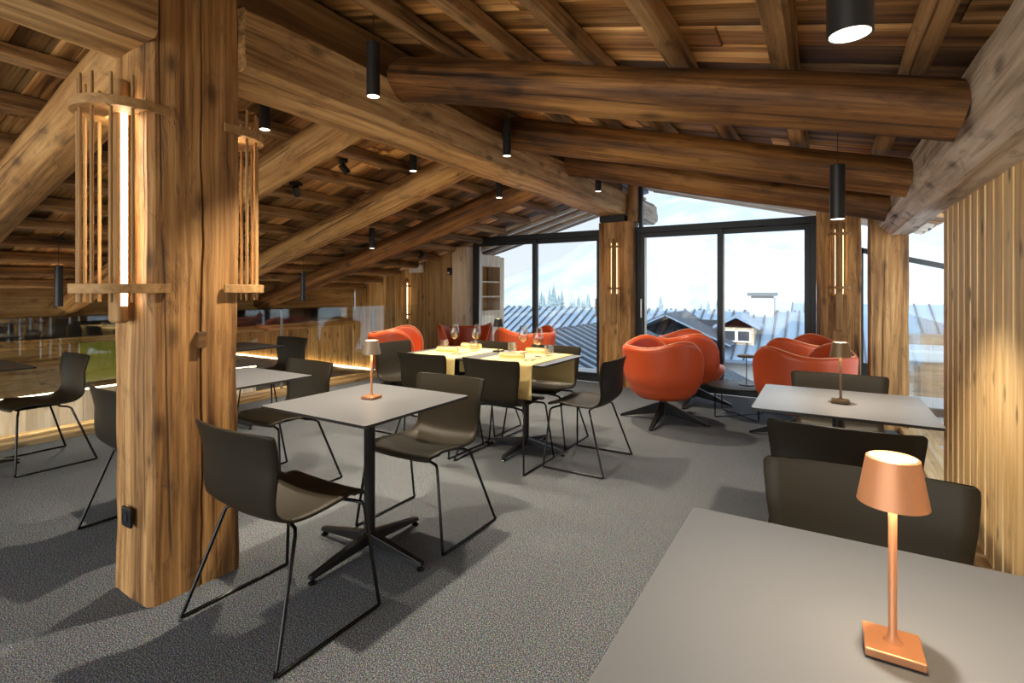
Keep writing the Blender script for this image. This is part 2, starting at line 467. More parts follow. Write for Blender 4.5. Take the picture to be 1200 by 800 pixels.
# timber frame
def timber(name, mb, mat, label, cat='beam', smooth=35, **kw):
    return structure(obj(name, mb, mat, smooth=smooth, **kw), label, cat)
post1 = timber('timber_post', hewn([(-2.62, 1.0), (-2.345, 1.0), (-2.32, 1.02), (-2.315, 1.36), (-2.62, 1.36)], 'Z', 0, 2.86, 90, .012, 1., sub=6, split=(2, .53, .016, .05)), M['post'],
       'thick old timber post standing on the carpet between the tables', 'post')
timber('ridge_beam', hewn(rect(-2.62, -2.25, 2.29, 2.585, .02), 'Y', 1.362, 6.62, 70, .014, 2., sub=5), M['beamY'],
       'long pale hewn ridge beam running from the thick post to the windows')
timber('ridge_beam', hewn(rect(-2.62, -2.25, 2.29, 2.585, .02), 'Y', -3, .998, 40, .014, 6., sub=5), M['beamY'],
       'hewn ridge beam running into the near side of the thick post')
timber('ridge_beam', hewn(rect(-2.57, -2.31, 2.587, 2.835, .02), 'Y', 1.362, 6.62, 50, .012, 7., sub=5), M['beamYdark'],
       'dark upper ridge beam lying on the long pale one')
timber('ridge_beam', hewn(rect(-2.57, -2.31, 2.587, 2.835, .02), 'Y', -3, .998, 30, .012, 8., sub=5), M['beamYdark'],
       'dark upper ridge beam on the near side of the thick post')
timber('ridge_beam', hewn(rect(-2.55, -2.19, 2.30, 2.60, .05), 'Y', 6.80, 7.85, 16, .03, 12., sub=5), M['beamYgrey'],
       'weathered ridge beam end sticking out beyond the window wall')
timber('eaves_beam', hewn([(.42, 1.88), (.52, 1.785), (.65, 1.785), (.66, 1.985), (.42, 2.045)], 'Y', -3, 5.76, 70, .012, 5., sub=6), M['beamYgrey'],
       'weathered eaves beam above the slatted screen, colour paled for window light')
timber('eaves_beam', hewn(rect(-7.95, -7.62, .62, 1.5, .03), 'Y', -3, 6.75, 60, .012, 15., sub=6), M['plankY'],
       'broad horizontal eaves timber behind the glass gallery railing')
timber('timber_post', hewn(rect(.36, .655, 5.82, 6.10), 'Z', 0, 1.99, 40, .008, 21.), M['post'],
       'square timber post under the far end of the pale eaves beam', 'post')
timber('timber_post', hewn(rect(-.075, .335, 6.52, 6.86), 'Z', 0, 2.16, 40, .008, 23.), M['post'],
       'broad timber post between the sliding window and the narrow glass', 'post')
timber('timber_post', hewn(rect(-2.63, -2.17, 6.58, 6.88), 'Z', 0, 2.20, 40, .008, 25.), M['post'],
       'timber post between the two sliding windows under the ridge', 'post')
timber('timber_post', hewn(rect(-2.245, -2.14, 6.63, 6.86), 'Z', 2.202, 2.78, 14, .006, 26.), M['post'],
       'short timber post beside the ridge beam end above the windows', 'post')
timber('timber_post', hewn(rect(-5.16, -4.86, 6.58, 6.88), 'Z', 0, 1.98, 40, .006, 27.), M['palewood'],
       'pale timber post where the planked wall meets the window', 'post')
structure(obj('steel_bracket', MB().box(-2.61, -2.26, 6.56, 6.86, 2.205, 2.285), M['black'], bevel=.004), 'black steel bracket under the ridge beam end', 'bracket')

def rafter(x0, z0, ang, L, r0, r1, y, seed, mat, label):
    # ang: rotation about Y, the log runs along its local X
    timber('rafter', log_mesh(L, r0, r1, seed), mat, label, 'rafter', smooth=60, loc=(x0, y, z0), rot=(0, ang, 0))
for k, (y, lab) in enumerate(((2.37, 'round log rafter above the copper lamp tables, first across the ceiling'),
                              (3.65, 'round log rafter above the slatted screen end, second across the ceiling'),
                              (4.82, 'round log rafter above the orange armchairs, third across the ceiling'))):
    rafter(-2.243, 2.598, AR, 2.663 / math.cos(AR), .128, .104, y, 3. + k * 7, M['log'], lab)
for k, (y, r, lab, mt) in enumerate(((1.16, .15, 'thick light rafter rising to the top of the thick post', 'loglight'),
                          (2.37, .128, 'log rafter descending behind the thick post', 'loglight'),
                          (3.65, .128, 'log rafter descending over the gallery to the long eaves timber', 'loglight'),
                          (4.85, .128, 'log rafter descending nearest the planked end wall', 'log'))):
    rafter(-2.63, 2.44, PI + -AL if False else PI - AL, 5.0 / math.cos(AL), r, r * .95, y, 40. + 6 * k, M[mt], lab)

# walls
def plank_wall(x0, x1, y, zbot, ztop, seed, w0=.16, w1=.26, t=.03):
    rnd = random.Random(seed); mb = MB(); x = x0
    while x < x1 - .01:
        w = min(rnd.uniform(w0, w1), x1 - x)
        d = rnd.uniform(0, .006)
        mb.hexa([(x + .0015, y - d, zbot), (x + w - .0015, y - d, zbot), (x + w - .0015, y + t, zbot), (x + .0015, y + t, zbot),
                 (x + .0015, y - d, ztop(x)), (x + w - .0015, y - d, ztop(x + w)), (x + w - .0015, y + t, ztop(x + w)), (x + .0015, y + t, ztop(x + w if False else x))])
        x += w
    return mb
zceil = lambda x: 2.69 - .272 * (-2.56 - x)
structure(obj('wall_end', plank_wall(-7.62, -5.162, 6.76, -.16, zceil, 4), M['plankZ']), 'vertical plank end wall beyond the glass railing', 'wall')
structure(obj('wall_lower', plank_wall(-13., -7.63, 6.76, -.16, lambda x: .95, 6), M['plankZ']), 'vertical plank wall under the eaves timber', 'wall')
structure(obj('wall_gallery', MB().box(-13.2, -13., -3, 7, -1.2, 2.0), M['plankY']), 'timber wall at the back of the gallery', 'wall')
structure(obj('gallery_floor', MB().box(-13., -5.96, -3, 6.75, -1.0, -.9), M['greytimber']), 'dark lower gallery floor', 'floor')
lt = hewn(rect(6.05, 6.74, -.9, -.19, .06), 'X', -13, -5.97, 60, .03, 31.)
structure(obj('trim_3', lt, M['greytimber'], smooth=40), 'rough grey timber ledge below the lit plank wall', 'ledge')
structure(obj('gallery_ceiling', MB().box(-13.2, -7.96, -3, 6.75, 1.35, 1.45), M['boardL']), 'low boarded ceiling over the back of the gallery', 'ceiling')

# windows -------------------------------------------------------------
def frame_rect(mb, x0, x1, z0, z1, w, y0, y1):
    mb.box(x0, x0 + w, y0, y1, z0, z1); mb.box(x1 - w, x1, y0, y1, z0, z1)
    mb.box(x0 + w, x1 - w, y0, y1, z0, z0 + w); mb.box(x0 + w, x1 - w, y0, y1, z1 - w, z1)
def window(name, x0, x1, xm, label, handle_x):
    w = thing(name, label, 'window', (0, YW, 0), kind='structure')
    mb = MB()
    frame_rect(mb, x0, x1, 0, 2.13, .055, 0, .11)
    mb.box(x0, x1, -.01, .12, 2.05, 2.13)
    obj('frame', mb, M['frame'], w, bevel=.003)
    for a, b, y in ((x0 + .055, xm + .035, .008), (xm - .035, x1 - .055, .058)):
        s = MB(); frame_rect(s, a, b, .05, 2.048, .062, y, y + .045)
        sash = obj('sash', s, M['frame'], w, bevel=.003)
        obj('pane', MB().box(a + .06, b - .06, y + .016, y + .022, .112, 1.987), M['pane'], sash)
        e = MB(); 
        e.box(a + .063, a + .088, y - .004, y + .010, .115, 1.985); 
        obj('sealing_strip', e, M['alu'], sash)
    h = MB(); h.box(handle_x - .011, handle_x + .011, -.03, -.016, .92, 1.17); h.box(handle_x - .006, handle_x + .006, -.018, .01, .95, .97); h.box(handle_x - .006, handle_x + .006, -.018, .01, 1.12, 1.14)
    obj('handle', h, M['alu'], w, bevel=.003)
    return w
window('window_1', -4.86, -2.635, -3.74, 'sliding window with dark frame beside the planked wall', -2.73)
window('window_2', -2.165, -.08, -1.11, 'sliding window with dark frame behind the orange armchairs', -2.085)
# transoms
t1 = thing('window_3', 'triangular window above the sliding window under the log rafter', 'window', (0, YW, 0), kind='structure')
zc = lambda x: 2.828 - .256 * (x + 2.30) - .004
m = MB(); m.box(-2.135, -2.09, .03, .09, 2.132, zc(-2.135) - .01); obj('frame', m, M['frame'], t1)
m = MB(); m.hexa([(-2.09, .055, 2.132), (-.08, .055, 2.132), (-.08, .061, 2.132), (-2.09, .061, 2.132), (-2.09, .055, zc(-2.09)), (-.08, .055, zc(-.08)), (-.08, .061, zc(-.08)), (-2.09, .061, zc(-2.09))])
obj('pane', m, M['pane'], t1)
t2 = thing('window_4', 'triangular window above the sliding window on the gallery side of the ridge', 'window', (0, YW, 0), kind='structure')
m = MB(); m.hexa([(-4.6, .055, 2.132), (-2.63, .055, 2.132), (-2.63, .061, 2.132), (-4.6, .061, 2.132), (-4.6, .055, 2.134), (-2.63, .055, 2.64), (-2.63, .061, 2.64), (-4.6, .061, 2.134)])
obj('pane', m, M['pane'], t2)
t3 = thing('window_5', 'narrow fixed glazing with sloping top bar beside the broad timber post', 'window', (0, YW, 0), kind='structure')
m = MB()
m.hexa([(.335, .03, 1.70), (1.9, .03, 1.27), (1.9, .09, 1.27), (.335, .09, 1.70), (.335, .03, 1.755), (1.9, .03, 1.325), (1.9, .09, 1.325), (.335, .09, 1.755)])
m.box(.335, .365, .03, .09, 0, 1.75); m.box(.335, 1.9, .03, .09, -.02, .06); m.box(.365, .62, .035, .085, .06, .49)
obj('frame', m, M['frame'], t3)
obj('pane', MB().box(.625, 1.9, .055, .061, .06, 1.28), M['pane'], t3)

# slatted screen ------------------------------------------------------
scr = thing('slat_screen', 'tall screen of upright larch slats under the pale eaves beam', 'screen', (.645, 0, 0))
y = 4.19; k = 0
while y > -2.8:
    obj('slat', hewn(rect(.0, .026, y - .117, y, .002), 'Z', .036, 1.782, 12, .0025, k * 1.7, sub=2), M['slat'], scr, smooth=30)
    y -= .141; k += 1

# glass railings ------------------------------------------------------
gr = thing('glass_railing', 'long frameless glass railing along the gallery edge', 'railing', (-5.78, 0, 0))
for k, (a, b) in enumerate(((-2.9, -.60), (-.59, .93), (.94, 2.44), (2.45, 3.96), (3.97, 5.49), (5.50, 6.62))):
    obj('glass_panel', MB().box(-.008, .008, a, b, .058, 1.05), M['rail'], gr)
for yy in (.935, 2.445, 3.965, 5.495): obj('clamp_strip', MB().box(-.02, -.010, yy - .016, yy + .016, .06, 1.04), M['alu'], gr)
gr2 = thing('glass_railing', 'short glass railing between square post and slatted screen', 'railing', (.72, 0, 0))
obj('glass_panel', MB().box(-.008, .008, 4.24, 5.10, .04, 1.05), M['rail2'], gr2)
obj('glass_panel', MB().box(-.008, .008, 5.11, 6.5, .04, 1.05), M['rail2'], gr2)

# ------------------------------------------------------------------ chairs
def make_chair(label, loc, rz, group):
    t = thing('dining_chair', label, 'chair', loc, rz, group)
    # side profile (y, z, half width), front lip to top of the back; chair faces +Y
    prof = [(.232, .430, .216), (.226, .447, .220), (.19, .453, .224), (.10, .447, .232), (.0, .438, .234), (-.08, .436, .230), (-.13, .445, .224),
            (-.172, .478, .220), (-.192, .53, .222), (-.203, .60, .229), (-.212, .68, .238), (-.224, .745, .245), (-.236, .785, .247)]
    def cr(k, t):      # smooth curve through the profile
        p = [Vector(prof[max(0, min(len(prof) - 1, k + q))]) for q in (-1, 0, 1, 2)]
        return .5 * (2 * p[1] + (p[2] - p[0]) * t + (2 * p[0] - 5 * p[1] + 4 * p[2] - p[3]) * t * t + (3 * p[1] - p[0] - 3 * p[2] + p[3]) * t ** 3)
    line = [cr(i, k / 4) for i in range(len(prof) - 1) for k in range(4)] + [Vector(prof[-1])]
    cum = [0.]
    for a, b in zip(line, line[1:]): cum.append(cum[-1] + math.hypot(b[0] - a[0], b[1] - a[1]))
    # finer rows at both ends so the corners come out rounded
    extra = [.002, .005, .010, .016]
    stations = sorted(set(cum[1:-1]) | {0., cum[-1]} | set(extra) | {cum[-1] - q for q in extra})
    stations = [q for k, q in enumerate(stations) if k == 0 or q - stations[k - 1] > .0012]
    def at(L_):
        i = max(0, min(len(cum) - 2, next((k for k in range(len(cum) - 1) if cum[k + 1] >= L_ - 1e-9), len(cum) - 2)))
        f = (L_ - cum[i]) / max(1e-9, cum[i + 1] - cum[i]); return line[i].lerp(line[i + 1], f)
    rc = .014
    def fn(u, v):
        L_ = stations[int(round(u * (len(stations) - 1)))]
        yy, zz, w = at(L_)
        e_ = min(L_, cum[-1] - L_)
        if e_ < rc: w -= rc - math.sqrt(max(0, rc * rc - (rc - e_) ** 2))
        s = (v - .5) * 2
        back = max(0, min(1, (zz - .46) / .2)) if yy < -.1 else 0
        curl = s * s
        return (s * w, yy + back * curl * .034, zz + (1 - back) * curl * (.020 if yy < .15 else .008))
    obj('seat_shell', MB().grid(fn, len(stations) - 1, 12), M['shell'], t, smooth=180, solid=.011, offset=0)
    for s in (-1, 1):
        path = [(s * .13, -.06, .418), (s * .20, -.085, .418), (s * .222, -.10, .405), (s * .296, -.222, .03), (s * .300, -.232, .010), (s * .300, -.222, .0074), (s * .300, .0, .0074), (s * .300, .222, .0074), (s * .300, .232, .010), (s * .297, .230, .03),
                (s * .243, .205, .405), (s * .232, .20, .420), (s * .20, .19, .424), (s * .13, .17, .424)]
        obj('sled_frame', MB().tube(path, .0072, 10), M['steel'], t, smooth=60)
    obj('cross_bar', MB().tube([(-.14, .17, .424), (.14, .17, .424)], .0055, 8), M['steel'], t, smooth=60)
    obj('cross_bar', MB().tube([(-.14, -.06, .418), (.14, -.06, .418)], .0055, 8), M['steel'], t, smooth=60)
    m = MB(); m.box(-.12, .12, -.07, .18, .424, .432)
    obj('seat_plate', m, M['black'], t, bevel=.003)
    return t
G_CH = 'taupe shell chairs on wire sled frames'
chairs = [
    ('taupe shell chair with its back to us standing by the thick timber post', (-1.845, 1.265), 0),
    ('taupe shell chair across the lamp table, facing the chair by the thick post', (-1.87, 2.165), PI),
    ('shell chair with seat under the second table, just behind the thick post', (-3.12, 2.155), PI),
    ('shell chair half hidden behind the thick post, near side of its table', (-3.11, 1.36), 0),
    ('dark shell chair at the farthest gallery table by the glass railing', (-4.84, 3.24), PI),
    ('shell chair alone by the railing in front of the green board', (-5.02, 1.45), PI),
    ('black-looking shell chair back in front of the laid table, beside the yellow runner end', (-2.07, 3.285), 0),
    ('black-looking shell chair back in front of the laid table, gallery end', (-2.73, 3.29), 0),
    ('shell chair behind the laid table with the yellow runner hanging before it', (-2.07, 3.95), PI),
    ('shell chair behind the laid table, mostly hidden by wine glasses', (-2.76, 3.97), PI),
    ('shell chair with bluish sheen at the gallery end of the laid table', (-3.37, 3.63), -PI / 2),
    ('grey shell chair drawn up to the window end of the laid table', (-1.51, 3.59), PI / 2),
    ('shell chair on the far side of the table by the slatted screen', (.07, 3.42), PI),
    ('shell chair with back to us at the table by the slatted screen', (.055, 2.435), 0),
    ('wide dark shell chair back just behind the big table lamp', (.09, 1.515), PI),
]
c0 = None
for lab, (x, y), rz in chairs:
    if c0 is None: c0 = make_chair(lab, (x, y, 0), rz, G_CH)
    else: dup(c0, lab, (x, y, 0), rz)

# ------------------------------------------------------------------ tables
def rrect(w, d, r, n=5):
    pts = []
    for cx, cy, a0 in ((w - r, d - r, 0), (-w + r, d - r, 90), (-w + r, -d + r, 180), (w - r, -d + r, 270)):
        for i in range(n + 1):
            a = R(a0 + 90 * i / n); pts.append((cx + r * math.cos(a), cy + r * math.sin(a)))
    return pts
def make_table(label, loc, group):
    t = thing('bistro_table', label, 'table', loc, 0, group)
    o = obj('table_top', MB().prism(rrect(.35, .35, .015), .730, .742), [M['top'], M['topedge']], t)
    for p in o.data.polygons:
        if abs(p.normal.z) < .5 or p.normal.z < -.5: p.material_index = 1
    obj('top_plate', MB().box(-.14, .14, -.14, .14, .722, .7295), M['black'], t, bevel=.002)
    obj('column', MB().lathe([(.027, .05), (.027, .722)], 24), M['black'], t, smooth=40)
    for k in range(4):
        a = k * PI / 2; ca, sa = math.cos(a), math.sin(a)
        def rot(p): return (p[0] * ca - p[1] * sa, p[0] * sa + p[1] * ca, p[2])
        f = MB().hexa([rot(p) for p in ((.02, -.024, .045), (.345, -.017, .022), (.345, .017, .022), (.02, .024, .045), (.02, -.020, .098), (.345, -.013, .040), (.345, .013, .040), (.02, .020, .098))])
        leg = obj('foot', f, M['black'], t, bevel=.004)
        g = MB().lathe([(.006, .012), (.006, .024)], 10, (.33 * ca, .33 * sa)); g.lathe([(.017, 0), (.019, .004), (.012, .012)], 14, (.33 * ca, .33 * sa))
        obj('glide', g, M['steel'], leg, smooth=40)
    return t
G_T = 'square bistro tables'
tabs = [
    ('square bistro table with copper lamp beside the thick timber post', (-1.915, 1.79)),
    ('square bistro table standing behind the thick timber post', (-3.14, 1.78)),
    ('square bistro table farthest along the gallery railing', (-4.86, 2.78)),
    ('bistro table by the gallery railing with only one corner showing', (-5.12, 1.0)),
    ('laid bistro table nearest the windows with yellow runner and glasses', (-2.06, 3.59)),
    ('laid bistro table nearest the gallery with yellow runner and glasses', (-2.762, 3.59)),
    ('grey bistro table with lamp beside the slatted screen', (.06, 2.955)),
    ('large-looking bistro table up close with copper lamp', (.07, .985)),
]
t0 = None
for lab, (x, y) in tabs:
    if t0 is None: t0 = make_table(lab, (x, y, 0), G_T)
    else: dup(t0, lab, (x, y, 0))
TZ = .7425

# table lamps
def make_lamp(name, label, loc, mat, h=.29, grp='small cordless table lamps', smat=None):
    t = thing(name, label, 'table lamp', loc, 0, grp)
    obj('base', MB().box(-.0365, .0365, -.0375, .0375, .0015, .014), mat, t, bevel=.002)
    obj('base_pad', MB().box(-.034, .034, -.035, .035, 0, .0015), M['black'], t)
    obj('stem', MB().lathe([(.013, .014), (.009, .018), (.0055, .026), (.0055, h - .05)], 16), mat, t, smooth=50)
    sh = obj('shade', MB().lathe([(.0435, h - .068), (.0455, h - .068), (.034, h), (.030, h + .002), (.030, h - .002), (.032, h - .004), (.0435, h - .066)], 40, cap=False), smat or mat, t, smooth=40)
    obj('diffuser', MB().lathe([(.0305, h - .004), (.0305, h - .001)], 32), M['glow'], sh)
    obj('light_disc', MB().lathe([(.038, h - .056), (.038, h - .053)], 32), M['glow'], sh)
    return t
def lampspot(name, x, y, z, e, size, col=WARM, blend=.5, r=.03):
    d = bpy.data.lights.new(name, 'SPOT'); d.energy = e; d.color = col; d.spot_size = R(size); d.spot_blend = blend; d.shadow_soft_size = r
    o = bpy.data.objects.new(name, d); COL.objects.link(o); o.location = (x, y, z); return o
l0 = make_lamp('table_lamp', 'copper table lamp on the large-looking table up close', (.088, .958, TZ), M['copper'])
l1 = make_lamp('table_lamp', 'taupe shaded table lamp on the bistro table beside the thick post', (-1.944, 1.83, TZ), M['copper'], smat=M['taupelac']); l1.rotation_euler.z = R(8)
l2 = make_lamp('table_lamp', 'bronze table lamp on the table by the slatted screen', (.067, 2.94, TZ), M['bronze'])
l3 = make_lamp('table_lamp', 'black table lamp between the two laid tables', (-2.46, 3.80, TZ), M['black'])
for x, y in ((.088, .958), (-1.944, 1.83), (.067, 2.94), (-2.46, 3.80)):
    lampspot('table_lamp_light', x, y, TZ + .228, 1.6, 130, r=.02)

# ------------------------------------------------------------------ laid table
def runner(x0, x1, label):
    mb = MB()
    path = [(3.225, .49), (3.222, .60), (3.226, .72), (3.232, .7445), (3.26, .7455)]
    path += [(3.26 + .66 * i / 10, .7455) for i in range(1, 11)]
    path += [(3.948, .7445), (3.955, .72), (3.958, .60), (3.95, .50)]
    def fn(u, v):
        x = u * (len(path) - 1); i = min(int(x), len(path) - 2); f = x - i
        a, b = path[i], path[i + 1]
        yy = a[0] + (b[0] - a[0]) * f; zz = a[1] + (b[1] - a[1]) * f
        w = 0.
        if zz < .73: w = .010 * math.sin(v * 7 + yy) * min(1, (.73 - zz) / .15)
        if yy < 3.5: yy -= abs(w) * .6
        else: yy += abs(w) * .6
        return (x0 + (x1 - x0) * v, yy, zz)
    mb.grid(fn, (len(path) - 1) * 2, 12)
    o = obj('table_runner', mb, M['yellow'], smooth=180, solid=.0022, offset=1.)
    return tag(o, label, 'table runner', 'yellow table runners')
runner(-2.32, -1.80, 'yellow table runner on the laid table nearest the windows')
runner(-3.02, -2.50, 'yellow table runner on the laid table nearest the gallery')
RZ = .7482
def make_wine(label, loc):
    t = thing('wine_glass', label, 'wine glass', loc, 0, 'wine glasses on the laid tables')
    obj('bowl', MB().lathe([(.003, .092), (.018, .097), (.035, .112), (.043, .135), (.043, .16), (.036, .20), (.031, .232), (.0298, .232), (.0348, .20), (.0418, .16), (.0418, .136), (.034, .114), (.017, .099), (.002, .095)], 28, cap=False), M['drink'], t, smooth=60)
    obj('stem', MB().lathe([(.004, .003), (.0032, .03), (.0032, .08), (.004, .092)], 12), M['drink'], t, smooth=60)
    obj('foot', MB().lathe([(.036, 0), (.036, .0015), (.012, .003), (.004, .006)], 28), M['drink'], t, smooth=40)
    return t
w0 = make_wine('wine glass by the window-side napkin of the window-end laid table', (-1.985, 3.66, RZ))
dup(w0, 'wine glass at the far setting of the window-end laid table', (-2.215, 3.82, RZ))
dup(w0, 'wine glass at the near setting of the gallery-end laid table', (-2.90, 3.74, RZ))
dup(w0, 'wine glass nearest the black lamp on the gallery-end laid table', (-2.70, 3.80, RZ))
def make_tumbler(label, loc):
    t = thing('tumbler', label, 'glass', loc, 0, 'cut glass tumblers on the laid tables')
    n = 24; mb = MB(); vs = []; fs = []
    prof = [(.0, .0), (.032, .0), (.034, .004), (.040, .085), (.0375, .085), (.0315, .014), (.0, .012)]
    for i, (r, z) in enumerate(prof):
        for j in range(n * 2):
            q = r + (.0022 if (j % 2 and 1 < i < 3) else 0)
            vs.append((q * math.cos(PI * j / n), q * math.sin(PI * j / n), z))
    k = n * 2
    for i in range(len(prof) - 1):
        for j in range(k): fs.append((i * k + j, i * k + (j + 1) % k, (i + 1) * k + (j + 1) % k, (i + 1) * k + j))
    mb.add(vs, fs); obj('body', mb, M['drink'], t)
    m = MB()
    for zz in (.02, .034, .048, .062):
        for j in range(16):
            a = 2 * PI * (j + (.5 if zz in (.034, .062) else 0)) / 16; r = .0345 + (zz / .085) * .0055
            c = Vector((r * math.cos(a), r * math.sin(a), zz)); tx = Vector((-math.sin(a), math.cos(a), 0)) * .006; tz = Vector((0, 0, .0068)); o_ = Vector((math.cos(a), math.sin(a), 0)) * .0022
            m.add([c - tx, c - tz, c + tx, c + tz, c + o_], [(0, 1, 4), (1, 2, 4), (2, 3, 4), (3, 0, 4)])
    obj('cut_pattern', m, M['drink'], t)
    return t
u0 = make_tumbler('cut tumbler beside the window-side wine glass of the window-end laid table', (-1.93, 3.745, RZ))
dup(u0, 'cut tumbler at the far setting of the window-end laid table', (-2.29, 3.76, RZ))
dup(u0, 'cut tumbler at the outer corner of the gallery-end laid table', (-2.96, 3.67, RZ))
dup(u0, 'cut tumbler beside the black lamp on the gallery-end laid table', (-2.66, 3.71, RZ))
def make_napkin(label, loc, rz):
    mb = MB(); pts = []
    for i in range(46):
        a = i / 45 * 2 * PI * 2.3; r = .006 + .016 * i / 45
        pts.append((r * math.cos(a), r * math.sin(a)))
    vs = []; fs = []
    for xx in (-.105, -.05, 0, .05, .105):
        for p in pts: vs.append((xx, p[0], .0235 + p[1]))
    n = len(pts)
    for k in range(4):
        for j in range(n - 1): fs.append((k * n + j, k * n + j + 1, (k + 1) * n + j + 1, (k + 1) * n + j))
    mb.add(vs, fs)
    o = obj('rolled_napkin', mb, M['cloth'], smooth=180, solid=.0025, offset=0)
    o.location = loc; o.rotation_euler = (0, 0, rz)
    return tag(o, label, 'napkin', 'rolled napkins on the laid tables')
n0 = make_napkin('rolled cream napkin at the near setting of the window-end laid table', (-2.105, 3.45, RZ), R(8))
for lab, loc, rz in (('rolled cream napkin at the far setting of the window-end laid table', (-2.09, 3.84, RZ), R(4)),
                     ('rolled cream napkin at the near setting of the gallery-end laid table', (-2.79, 3.50, RZ), R(6)),
                     ('rolled cream napkin at the far setting of the gallery-end laid table', (-2.80, 3.86, RZ), R(2))):
    c = n0.copy(); COL.objects.link(c); c.location = loc; c.rotation_euler = (0, 0, rz); c['label'] = lab
def make_fork(label, loc, rz):
    t = thing('fork', label, 'fork', loc, rz, 'forks on the laid tables')
    obj('shaft', MB().tube([(-.10, 0, .003), (-.04, 0, .004), (.02, 0, .006), (.05, 0, .005)], [.0055, .0042, .0028, .0035], 8), M['chrome'], t, smooth=60)
    m = MB()
    for k in range(4):
        yy = -.009 + .006 * k
        m.tube([(.05, yy * .6, .005), (.065, yy, .003), (.085, yy, .004), (.10, yy, .008)], [.002, .0016, .0015, .0009], 6)
    obj('tines', m, M['chrome'], t, smooth=60)
    return t
def make_knife(label, loc, rz):
    t = thing('knife', label, 'knife', loc, rz, 'knives on the laid tables')
    obj('shaft', MB().tube([(-.11, 0, .004), (-.06, 0, .0042), (0, 0, .0035)], [.0055, .005, .0035], 8), M['chrome'], t, smooth=60)
    obj('blade', MB().hexa([(0, -.006, .002), (.09, -.008, .002), (.11, .004, .002), (0, .006, .002), (0, -.006, .0035), (.09, -.008, .0035), (.11, .004, .0035), (0, .006, .0035)]), M['chrome'], t)
    return t
f0 = make_fork('fork at the near setting of the window-end laid table', (-1.90, 3.47, RZ), R(95))
k0 = make_knife('knife at the near setting of the window-end laid table', (-1.945, 3.47, RZ), R(92))
dup(f0, 'fork at the near setting of the gallery-end laid table', (-2.60, 3.47, RZ), R(95))
dup(k0, 'knife at the near setting of the gallery-end laid table', (-2.645, 3.47, RZ), R(92))

# ------------------------------------------------------------------ tub armchairs
def make_armchair(label, loc, rz, group):
    t = thing('tub_armchair', label, 'armchair', loc, rz, group)
    AM = R(132)
    def rim(a):
        a = abs(a)
        z = .735 + .075 * math.exp(-((a - R(92)) / R(34)) ** 2) + .012 * math.exp(-(a / R(25)) ** 2)
        k = max(0, (a - R(88)) / (AM - R(88)))
        return .40 + (z - .40) * max(0, 1 - k ** 3.0) ** .42
    def prof(s, top):
        # s 0..1 from underside to rim
        z = .235 + s * (top - .235)
        q = min(1, (z - .235) / .27)
        r = .21 + .175 * math.sin(q * PI / 2) ** .75
        if z > .5: r += .018 * (z - .5) / .3
        return r, z
    def fn(u, v):
        a = (u - .5) * 2 * AM
        top = rim(a); r, z = prof(v, top)
        x = r * math.sin(a) * 1.0; y = -r * math.cos(a) * .98
        if y > 0: y *= 1.14
        return (x, y, z)
    obj('shell', MB().grid(fn, 40, 12), M['leather'], t, smooth=180, solid=.062, offset=1 if False else -1, sub=1)
    # seat pan under the cushion and the thick cushion
    obj('seat_pan', MB().lathe([(.12, .225), (.24, .245), (.31, .30), (.33, .36)], 36), M['leather'], t, smooth=60)
    cu = MB(); vs = []; fs = []; n = 40
    ringz = [(.0, .345), (.27, .345), (.315, .355), (.330, .39), (.318, .43), (.27, .447), (.14, .455), (.0, .457)]
    for r, z in ringz:
        for j in range(n):
            a = 2 * PI * j / n; x = r * math.cos(a); yy = r * math.sin(a)
            if yy > 0: yy *= 1.10
            vs.append((x, yy, z))
    for i in range(len(ringz) - 1):
        for j in range(n): fs.append((i * n + j, i * n + (j + 1) % n, (i + 1) * n + (j + 1) % n, (i + 1) * n + j))
    cu.add(vs, fs); obj('seat_cushion', cu, M['leather'], t, smooth=180)
    # piping along the rim, its pale tone painted as an edge highlight
    pth = []
    for i in range(61):
        u = i / 60; x, y, z = fn(u, 1.); k = 1 - .031 / max(.1, math.hypot(x, y))
        pth.append((x * k, y * k, z + .004))
    obj('piping', MB().tube(pth, .006, 6), M['piping'], t, smooth=180)
    obj('column', MB().lathe([(.045, .06), (.035, .10), (.035, .226)], 20), M['black'], t, smooth=40)
    for k in range(4):
        a = k * PI / 2 - rz; ca, sa = math.cos(a), math.sin(a)   # the star stays square to the room while the shell swivels
        def rot(p): return (p[0] * ca - p[1] * sa, p[0] * sa + p[1] * ca, p[2])
        f = MB().hexa([rot(p) for p in ((.0, -.018, .085), (.43, -.012, .0), (.43, .012, .0), (.0, .018, .085), (.0, -.022, .20), (.43, -.018, .022), (.43, .018, .022), (.0, .022, .20))])
        obj('leg', f, M['black'], t, bevel=.004)
    return t
G_A = 'orange leather tub armchairs'
for lab, loc, rz in (
    ('orange tub armchair in front of the sliding window post, seen from behind', (-1.354, 5.07), R(-46)),
    ('orange tub armchair close to the window glass, behind the front one', (-1.30, 6.10), R(-72)),
    ('orange tub armchair behind the screen-side table lamp', (-.15, 5.07), R(50)),
    ('orange tub armchair by the broad post with only its rim showing', (-.22, 6.06), R(72)),
    ('orange tub armchair nearest the gallery railing', (-4.62, 4.82), R(-60)),
    ('orange tub armchair against the pale post with its open side to us', (-4.42, 5.95), R(-138)),
    ('dark red tub armchair seen from behind between the window sashes', (-3.32, 5.78), R(65)),
):
    make_armchair(lab, (loc[0], loc[1], 0), rz, G_A)

